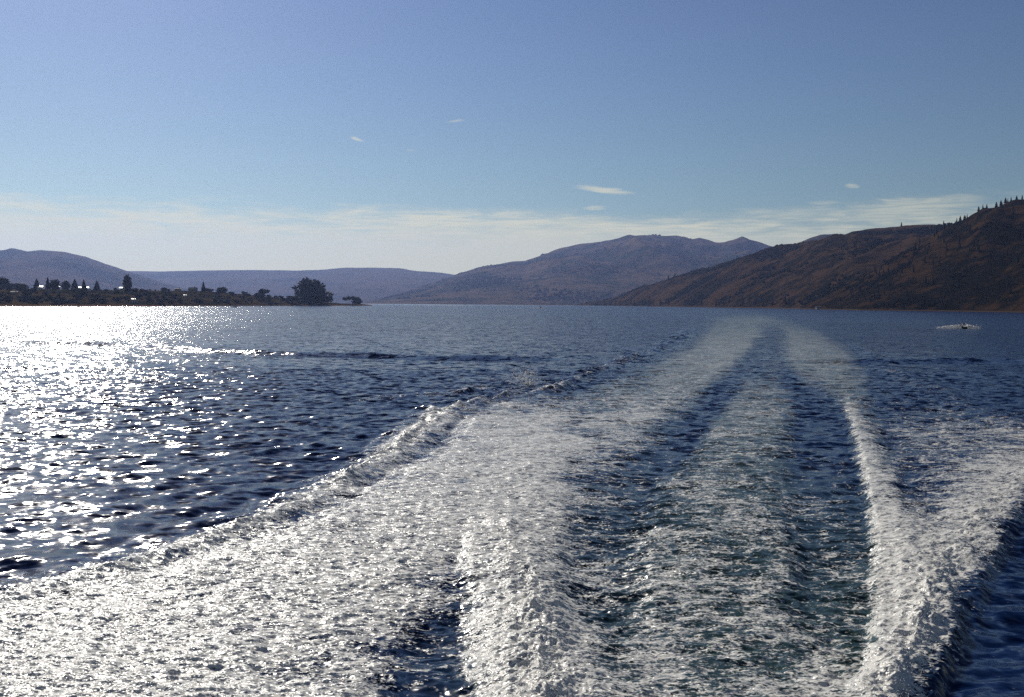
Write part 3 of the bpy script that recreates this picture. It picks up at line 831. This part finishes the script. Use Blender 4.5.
for k in range(70):
    c = copy_tree(hc)
    px = 590 + 60 * random.random() ** 1.0 if k < 34 else random.uniform(650, 850)
    t = random.uniform(.0, .10) if k < 34 else random.uniform(.01, .05)
    stand(c, right, px, t, height=random.uniform(9, 17), aspect=random.uniform(.6, .9))
    tag(c, 'dark shoreline tree at the foot of the brown hills', 'tree', 'trees along the far right shoreline')


def scrub(name, hill, n, px0, px1, size, mat, label, seed, clump, tmin=.02):
    g = np.random.default_rng(seed)
    octv = np.array([(1, 0, .3), (0, 1, .25), (-1, 0, .35), (0, -1, .3), (.3, .2, 1.1), (0, 0, -.3)], float)
    octf = np.array([(0, 1, 4), (1, 2, 4), (2, 3, 4), (3, 0, 4), (1, 0, 5), (2, 1, 5), (3, 2, 5), (0, 3, 5)])
    m = n * 14
    u = px_u(0) + g.uniform(px0, px1, m) * (px_u(1024) - px_u(0)) / 1024.0
    P = hill.at(u, tmin + (0.99 - tmin) * g.random(m))
    gul = fbm(P[:, 0] / hill.lam, P[:, 1] / hill.lam * 0.8, 4, hill.seed, 0.5, ridged=True) - 0.42
    keep = (gul * 1.6 + 0.02 < 0.5 * g.random(m)) & (perlin(P[:, 0] / clump, P[:, 1] / clump * .8, seed) + 0.02 > g.random(m) * 0.40)
    P = P[keep][:n]; n = len(P)
    s_ = size * (.35 + 1.3 * g.random(n) ** 2.5)
    vs = [(octv[None] * s_[:, None, None] * np.array([1, 1, .8]) * (0.75 + .5 * g.random((n, 6, 3))) + P[:, None, :]).reshape(-1, 3)]
    fs = [(octf[None] + 6 * np.arange(n)[:, None, None]).reshape(-1, 3)]
    me = np_mesh(name, np.concatenate(vs), np.concatenate(fs), False)
    return tag(link(name, me, mat), label, 'scrub', kind='stuff')


scrub('hillside_scrub', near, 6000, 805, 1240, 2.6, M_scrub, 'dark scrub and far trees dotting the near brown slope at right', 5, 90)
scrub('hillside_scrub', right, 7000, 585, 1010, 3.6, M_scrub, 'dark scrub dotting the brown hills beyond the right shore', 6, 140)
scrub('hillside_forest', mid, 3500, 380, 860, 8.5, M_scrub, 'distant forest patches on the hazy blue mountain', 7, 420)

# ------------------------------------------------------------------ houses
M_white = principled('white painted boards', (.72, .72, .70), .6)
M_grey = principled('grey weathered boards', (.16, .16, .17), .7)
M_tanw = principled('tan boards', (.26, .20, .14), .7)
M_roofw = principled('pale metal roof', (.62, .62, .60), .42, 0.8)
M_roofd = principled('dark shingle roof', (.06, .05, .05), .8)
M_glass = principled('window glass', (.03, .04, .05), .1)


def box_bm(bm, c, d):
    r = bmesh.ops.create_cube(bm, size=1.0)
    for v in r['verts']:
        v.co = Vector((c[0] + v.co.x * d[0], c[1] + v.co.y * d[1], c[2] + v.co.z * d[2]))
    return r['verts']


def bm_obj(name, bm, mat, parent=None, smooth=False):
    me = bpy.data.meshes.new(name); bm.to_mesh(me); bm.free()
    if smooth:
        me.polygons.foreach_set('use_smooth', [True] * len(me.polygons))
    return link(name, me, mat, parent)


def house(px, t, wdt, dpt, hgt, wall, roof, rz, label, pitch=.45):
    P = penin.at(px_u(px), t)
    root = empty('house', (P[0], P[1], P[2] - 0.4), rz)
    bm = bmesh.new()
    box_bm(bm, (0, 0, hgt / 2), (wdt, dpt, hgt))
    rh = dpt * pitch
    for sx in (-1, 1):                                   # gables
        v = [bm.verts.new((sx * wdt / 2, -dpt / 2, hgt)), bm.verts.new((sx * wdt / 2, dpt / 2, hgt)), bm.verts.new((sx * wdt / 2, 0, hgt + rh))]
        bm.faces.new(v)
    bm_obj('wall', bm, wall, root)
    bm = bmesh.new()
    e = .5; tk = .18
    sl = rh / (dpt / 2)
    for sy in (-1, 1):
        lo = hgt - e * sl
        q = [(-wdt / 2 - e, sy * (dpt / 2 + e), lo), (wdt / 2 + e, sy * (dpt / 2 + e), lo), (wdt / 2 + e, 0, hgt + rh), (-wdt / 2 - e, 0, hgt + rh)]
        a_ = [bm.verts.new((x, y, z + .02)) for x, y, z in q]; b_ = [bm.verts.new((x, y, z + .02 + tk)) for x, y, z in q]
        bm.faces.new(a_); bm.faces.new(b_)
        for k in range(4):
            bm.faces.new((a_[k], a_[(k + 1) % 4], b_[(k + 1) % 4], b_[k]))
    bm_obj('roof', bm, roof, root)
    bm = bmesh.new(); box_bm(bm, (wdt * .25, 0, hgt + rh + .3), (.7, .7, 1.4)); bm_obj('chimney', bm, M_grey, root)
    for k in (-1, 1):
        bm = bmesh.new(); box_bm(bm, (k * wdt * .28, -dpt / 2 - .02, hgt * .55), (1.5, .06, 1.2)); bm_obj('window', bm, M_glass, root)
    bm = bmesh.new(); box_bm(bm, (0, -dpt / 2 - .02, 1.05), (1.0, .07, 2.1)); bm_obj('door', bm, M_tanw, root)
    return tag(root, label, 'house')


house(84, .97, 9, 6, 2.8, M_white, M_roofw, R(22), 'wide white roofed house on the left skyline between conifers', .145)
house(57.5, .97, 5, 5, 3.0, M_white, M_roofw, R(22), 'small white house on the skyline right of the tallest conifer', .145)
house(40, .90, 5, 6, 3.0, M_white, M_roofw, R(22), 'small pale house below the pointed conifer, left shore', .145)
house(122, .97, 4.5, 5, 3.0, M_white, M_roofw, R(22), 'small pale house beside the tall narrow dark tree', .145)
house(133.5, .10, 2.4, 3, 3.4, M_white, M_roofw, R(22), 'little white hut at the waterline below the tall narrow tree', .145)
house(9, .85, 12, 7, 3.0, M_grey, M_roofd, R(5), 'long grey house at the left edge of the shore', .35)
house(14.5, .45, 5, 5, 2.6, M_grey, M_roofd, R(22), 'low grey house halfway down the bank at the left', .145)
house(193, .98, 9, 6, 2.6, M_tanw, M_roofd, R(-6), 'tan house on the skyline left of the lone conifer', .35)
house(185, .40, 2.4, 3, 2.4, M_white, M_roofw, R(22), 'tiny white cabin at the foot of the bare tan slope', .145)
house(178, .99, 7, 5, 2.4, M_tanw, M_roofd, R(22), 'low dark roofed house on the ridge left of the tan house', .145)

# ------------------------------------------------------------------ boats
M_hull = principled('white gelcoat', (.80, .80, .79), .25)
M_dark = principled('black plastic', (.015, .015, .017), .4)
M_spray = bpy.data.materials.new('white spray'); M_spray.use_nodes = True
_t = NT(M_spray.node_tree)
_n = _t.noise(_t.n('ShaderNodeTexCoord').outputs['Object'], 6.0, 3.0)
_c = _t.mix(_n, (.86, .86, .85, 1), (.93, .93, .92, 1))
_d = _t.n('ShaderNodeBsdfDiffuse'); _t.put(_d.inputs[0], _c)
_r = _t.n('ShaderNodeBsdfTranslucent'); _t.put(_r.inputs[0], _c)
_m = _t.n('ShaderNodeMixShader'); _m.inputs[0].default_value = .6
_t.t.links.new(_d.outputs[0], _m.inputs[1]); _t.t.links.new(_r.outputs[0], _m.inputs[2])
_o = _t.n('ShaderNodeOutputMaterial'); _t.t.links.new(_m.outputs[0], _o.inputs[0])


def loft(sections, close=True):
    """sections: list of rings of points"""
    bm = bmesh.new()
    rings = [[bm.verts.new(p) for p in s_] for s_ in sections]
    n = len(rings[0])
    for a_, b_ in zip(rings, rings[1:]):
        for k in range(n):
            bm.faces.new((a_[k], a_[(k + 1) % n], b_[(k + 1) % n], b_[k]))
    bm.faces.new(rings[0]); bm.faces.new(list(reversed(rings[-1])))
    bmesh.ops.recalc_face_normals(bm, faces=bm.faces)
    return bm


def hull_sections(L, B, D, n=9):
    out = []
    for k in range(n):
        f = k / (n - 1.0)
        x = -L / 2 + L * f
        w_ = B / 2 * (1 - max(0, (f - .45) / .55) ** 2.2 * .97)
        rise = max(0, f - .5) ** 2 * D * 1.2
        out.append([(x, -w_, D + rise * .7), (x, -w_ * .86, .18 * D + rise * .6), (x, 0, -.35 * D + rise * 1.1), (x, w_ * .86, .18 * D + rise * .6), (x, w_, D + rise * .7), (x, w_ * .8, D * .92 + rise * .7), (x, 0, D * .95 + rise * .75), (x, -w_ * .8, D * .92 + rise * .7)])
    return out


def motorboat(loc, rz, label, s=1.0):
    root = empty('motorboat', loc, rz, s)
    bm_obj('hull', loft(hull_sections(6.0, 2.3, .75)), M_hull, root)
    bm = bmesh.new(); box_bm(bm, (-.2, 0, 1.0), (1.9, 1.5, .7)); bmesh.ops.bevel(bm, geom=bm.edges[:], offset=.12, segments=2, affect='EDGES')
    bm_obj('cabin', bm, M_hull, root)
    bm = bmesh.new(); vs = box_bm(bm, (.55, 0, 1.55), (.5, 1.4, .5))
    for v in vs:
        if v.co.z > 1.6: v.co.x -= .35
    bm_obj('windshield', bm, M_glass, root)
    bm = bmesh.new(); box_bm(bm, (-3.15, 0, .75), (.4, .45, .9)); bmesh.ops.bevel(bm, geom=bm.edges[:], offset=.1, segments=2, affect='EDGES')
    bm_obj('outboard_motor', bm, M_dark, root)
    bm = bmesh.new(); box_bm(bm, (-1.7, 0, 1.0), (.5, 1.5, .55)); bm_obj('seat', bm, M_dark, root)
    return tag(root, label, 'boat')


def spray_mesh(L, Wd, Hh, seed, drops=160):
    """lumpy plume lying along +x that rises from the water and tapers, with drops thrown off it"""
    g = np.random.default_rng(seed)
    n, k = 60, 16
    f, a_ = np.meshgrid(np.linspace(0, 1, n), np.linspace(0, 2 * math.pi, k, endpoint=False), indexing='ij')
    env = np.clip(f / .12, 0.15, 1) ** .6 * (1 - f) ** .45 + .02
    lump = 1 + .55 * perlin(f * 14, np.cos(a_) * 1.7 + 4, seed) + .3 * perlin(f * 33, np.sin(a_) * 3 + 9, seed + 3)
    Pn = np.stack([f * L, np.cos(a_) * Wd * env * lump * .5, np.sin(a_) * Hh * env * lump], axis=-1).reshape(-1, 3)
    i, j = np.meshgrid(np.arange(n - 1), np.arange(k), indexing='ij')
    i = i.ravel(); j = j.ravel(); j2 = (j + 1) % k
    fc = np.stack([i * k + j, i * k + j2, (i + 1) * k + j2, (i + 1) * k + j], axis=1)
    vs = [Pn]; fs = [fc]; base_ = len(Pn)
    for d in range(drops):
        q = g.random() ** 1.4
        r_ = .02 + .05 * g.random()
        c = np.array([q * L * 1.05, g.normal() * Wd * .3, abs(g.normal()) * Hh * .8 * (1 - q * .6)])
        vs.append(c + r_ * np.array([(1, 0, 0), (0, 1, 0), (-1, 0, 0), (0, -1, 0), (0, 0, 1), (0, 0, -1)]))
        fs.append(base_ + np.array([(0, 1, 4, 4), (1, 2, 4, 4), (2, 3, 4, 4), (3, 0, 4, 4), (1, 0, 5, 5), (2, 1, 5, 5), (3, 2, 5, 5), (0, 3, 5, 5)])[:, [0, 1, 2, 2]])
        base_ += 6
    me = bpy.data.meshes.new('spray')
    allv = np.concatenate(vs).tolist()
    allf = [tuple(r) for r in fs[0].tolist()] + [tuple(r[:3]) for q in fs[1:] for r in q.tolist()]
    me.from_pydata(allv, [], allf); me.polygons.foreach_set('use_smooth', [True] * len(me.polygons)); me.update()
    return me


def spray(loc, rz, L, Wd, Hh, seed, label, drops=160):
    o = link('boat_spray', spray_mesh(L, Wd, Hh, seed, drops), M_spray)
    o.location = loc; o.rotation_euler = (0, 0, rz)
    return tag(o, label, 'spray', kind='stuff')


def splash_mesh(n, seed):
    g = np.random.default_rng(seed)
    q = g.random(n) ** .8
    sx = g.normal(size=n)
    P = np.stack([sx * (.25 + .5 * q) - .35 * q, g.normal(size=n) * .3, q * 1.15 * np.exp(-.35 * sx ** 2)], axis=-1)
    r = (.018 + .045 * g.random(n) ** 2) * (1.1 - .6 * q)
    octv = np.array([(1, 0, 0), (0, 1, 0), (-1, 0, 0), (0, -1, 0), (0, 0, 1), (0, 0, -1)], float)
    octf = np.array([(0, 1, 4), (1, 2, 4), (2, 3, 4), (3, 0, 4), (1, 0, 5), (2, 1, 5), (3, 2, 5), (0, 3, 5)])
    return np_mesh('crest_splash', (P[:, None, :] + octv[None] * r[:, None, None]).reshape(-1, 3), (octf[None] + 6 * np.arange(n)[:, None, None]).reshape(-1, 3), True)


def at_water(px, py, z=0.0):
    x, y = px_water(px, py); return (x, y, z)


splash = link('crest_splash', splash_mesh(420, 5), M_spray)
splash.location = at_water(527, 386, .12)
tag(splash, 'spray leaping from the left wake crest where it bends away in the middle distance', 'spray', kind='stuff')
tag(link('wake_spray', wake_spray(9000), M_spray), 'fine white drops thrown up along the breaking crests of the near wake', 'spray', kind='stuff')



motorboat(at_water(540.5, 308.2, .05), R(95), 'small speedboat throwing white spray on the open lake at mid picture')
q = at_water(540.5, 308.4, 0)
spray((q[0] + 1.0, q[1], 0), R(-8), 5.5, 1.6, .9, 3, 'white spray right of the small speedboat', 40)
spray((q[0] - 1.0, q[1], 0), R(186), 6.5, 1.6, .9, 4, 'white spray left of the small speedboat', 40)
mb = motorboat(at_water(733, 308.9, .05), R(170), 'left of two white boats moored off the brown hills', .8)
for px, py, rz, s_, lab in [(738, 308.9, R(10), .8, 'right of two white boats moored off the brown hills'),
                            (814, 309.3, R(175), .75, 'white boat at the left end of the small shoreline landing'),
                            (821, 309.3, R(4), .75, 'white boat moored in the middle of the shoreline landing'),
                            (833, 309.7, R(20), .6, 'tiny white boat just right of the shoreline landing'),
                            (857, 310.8, R(160), .6, 'lone tiny white boat under the dark slope at right'),
                            (79.5, 306.9, R(40), .5, 'white dinghy against the glare below the left shore'),
                            (234, 307.5, R(175), .85, 'white boat with dark stern off the tree covered point'),
                            (465, 304.7, R(0), 1.3, 'leftmost of the boats far out near the lake end'),
                            (527, 305.4, R(80), 1.1, 'dark far boat on the bright strip left of the speedboat'),
                            (550, 305.5, R(90), 1.1, 'dark far boat on the bright strip right of the speedboat'),
                            (577, 305.8, R(85), 1.0, 'rightmost far boat on the bright strip of water')]:
    c = copy_tree(mb); c.location = at_water(px, py, .05); c.rotation_euler = (0, 0, rz); c.scale = (s_, s_, s_); tag(c, lab, 'boat')

# shoreline landing and boathouse under the dark slope
P = near.at(px_u(818), 0.03)
bh = empty('boathouse', (P[0], P[1] - 2, 0.2), R(10))
bm = bmesh.new(); box_bm(bm, (0, 0, 1.5), (6, 5, 3.0)); bm_obj('wall', bm, M_grey, bh)
bm = bmesh.new(); vs = box_bm(bm, (0, 0, 3.6), (6.8, 5.8, 1.2))
for v in vs:
    if v.co.z > 3.6: v.co.y *= .05
bm_obj('roof', bm, M_roofd, bh)
bm = bmesh.new(); box_bm(bm, (0, -2.53, 1.2), (2.6, .08, 2.4)); bm_obj('door', bm, M_white, bh)
tag(bh, 'dark boathouse at the water behind the white boats of the landing', 'boathouse')

# ------------------------------------------------------------------ personal watercraft and rider
JS = at_water(963.6, 328.7)
jet = empty('jet_ski', (JS[0], JS[1], 0.05), R(-78))
bm = loft(hull_sections(2.7, 1.0, .36, 11)); bm_obj('hull', bm, M_dark, jet)
bm = bmesh.new(); vs = box_bm(bm, (-.35, 0, .52), (1.2, .38, .32)); bmesh.ops.bevel(bm, geom=bm.edges[:], offset=.09, segments=3, affect='EDGES'); bm_obj('seat', bm, M_dark, jet)
bm = bmesh.new(); vs = box_bm(bm, (.65, 0, .50), (.9, .55, .34))
for v in vs:
    if v.co.x > .7: v.co.z -= .1; v.co.y *= .5
bmesh.ops.bevel(bm, geom=bm.edges[:], offset=.08, segments=3, affect='EDGES'); bm_obj('hood', bm, M_hull, jet)
bar = link('handlebar', tube_mesh('handlebar', [((.42, 0, .6), .035, (.34, 0, .86), .03), ((.30, -.34, .88), .022, (.34, 0, .86), .022), ((.34, 0, .86), .022, (.30, .34, .88), .022)]), M_dark, jet)
tag(jet, 'black jet ski with a pale hood cutting through spray at right', 'jet ski')


def person():
    J = [(-.35, 0, .76), (-.28, 0, .98), (-.16, 0, 1.20), (-.10, 0, 1.29), (-.05, 0, 1.40), (-.04, 0, 1.50),          # 0 pelvis..5 crown
         (-.17, .19, 1.20), (.02, .30, 1.02), (.26, .31, .92), (.32, .30, .89),                                      # 6..9 left arm
         (-.17, -.19, 1.20), (.02, -.30, 1.02), (.26, -.31, .92), (.32, -.30, .89),                                  # 10..13 right arm
         (-.30, .14, .72), (.10, .27, .66), (-.06, .30, .30), (.10, .31, .26),                                       # 14..17 left leg
         (-.30, -.14, .72), (.10, -.27, .66), (-.06, -.30, .30), (.10, -.31, .26),                                   # 18..21
         (.055, 0, 1.405)]                                                                                           # 22 nose
    Rr = [.15, .135, .145, .065, .095, .075, .07, .048, .036, .04, .07, .048, .036, .04, .095, .07, .048, .045, .095, .07, .048, .045, .02]
    E = [(0, 1), (1, 2), (2, 3), (3, 4), (4, 5), (2, 6), (6, 7), (7, 8), (8, 9), (2, 10), (10, 11), (11, 12), (12, 13),
         (0, 14), (14, 15), (15, 16), (16, 17), (0, 18), (18, 19), (19, 20), (20, 21), (4, 22)]
    me = bpy.data.meshes.new('person'); me.from_pydata(J, E, [])
    o = bpy.data.objects.new('person', me); COL.objects.link(o)
    o.modifiers.new('skin', 'SKIN')
    for v, r_ in zip(me.skin_vertices[0].data, Rr):
        v.radius = (r_, r_)
    me.skin_vertices[0].data[0].use_root = True
    sb = o.modifiers.new('sub', 'SUBSURF'); sb.levels = 2; sb.render_levels = 2
    dg = bpy.context.evaluated_depsgraph_get()
    m2 = bpy.data.meshes.new_from_object(o.evaluated_get(dg))
    o.modifiers.clear(); o.data = m2
    skin = principled('bare skin', (.40, .24, .17), .5); suit = M_dark  # plain skin tone for head and hands
    m2.materials.clear(); m2.materials.append(suit); m2.materials.append(skin)
    for p in m2.polygons:
        p.use_smooth = True
        c = p.center
        if c.z > 1.27 or (c.x > .0 and abs(c.y) > .2 and c.z > .85): p.material_index = 1
    # life vest and hair
    bm = bmesh.new(); bmesh.ops.create_uvsphere(bm, u_segments=16, v_segments=10, radius=1)
    for v in bm.verts:
        z = v.co.z; v.co = Vector((v.co.x * .185 - .215 + z * .06, v.co.y * .215, 1.06 + z * .19))
    bm_obj('life_vest', bm, M_hull, o, True)
    bm = bmesh.new(); bmesh.ops.create_uvsphere(bm, u_segments=16, v_segments=10, radius=1)
    for v in bm.verts:
        v.co = Vector((v.co.x * .105 - .065, v.co.y * .10, 1.475 + v.co.z * .085))
    bm_obj('hair', bm, M_dark, o, True)
    return o


pr = person(); pr.location = (JS[0], JS[1], -0.04); pr.rotation_euler = (0, 0, R(-78))
tag(pr, 'person in a dark suit and pale vest riding the jet ski', 'person')
spray((JS[0] - .3, JS[1] + .3, -.05), R(182), 5.8, 2.0, .95, 11, 'long white spray thrown out left of the jet ski')
spray((JS[0] + .5, JS[1] + .3, -.05), R(-3), 3.6, 1.8, .95, 12, 'shorter white spray thrown out right of the jet ski')

# ------------------------------------------------------------------ haze
def haze_box():
    bm = bmesh.new()
    bmesh.ops.create_cube(bm, size=1.0)
    x0, x1, y0, y1, z0, z1 = -10500, 10500, -900, 10700, -8.0, 640.0
    for v in bm.verts:
        v.co = Vector((x0 if v.co.x < 0 else x1, y0 if v.co.y < 0 else y1, z0 if v.co.z < 0 else z1))
    me = bpy.data.meshes.new('haze'); bm.to_mesh(me); bm.free()
    m = bpy.data.materials.new('haze'); m.use_nodes = True
    t = NT(m.node_tree)
    v = t.n('ShaderNodeVolumePrincipled')
    v.inputs['Color'].default_value = HAZE_COLOR
    v.inputs['Density'].default_value = HAZE_DENSITY
    v.inputs['Anisotropy'].default_value = 0.5
    m.cycles.homogeneous_volume = True
    o = t.n('ShaderNodeOutputMaterial'); t.t.links.new(v.outputs[0], o.inputs['Volume'])
    return tag(link('haze', me, m), kind='stuff')


HAZE_COLOR = (0.37, 0.50, 0.95, 1)
HAZE_DENSITY = 5.4e-5
haze_box()
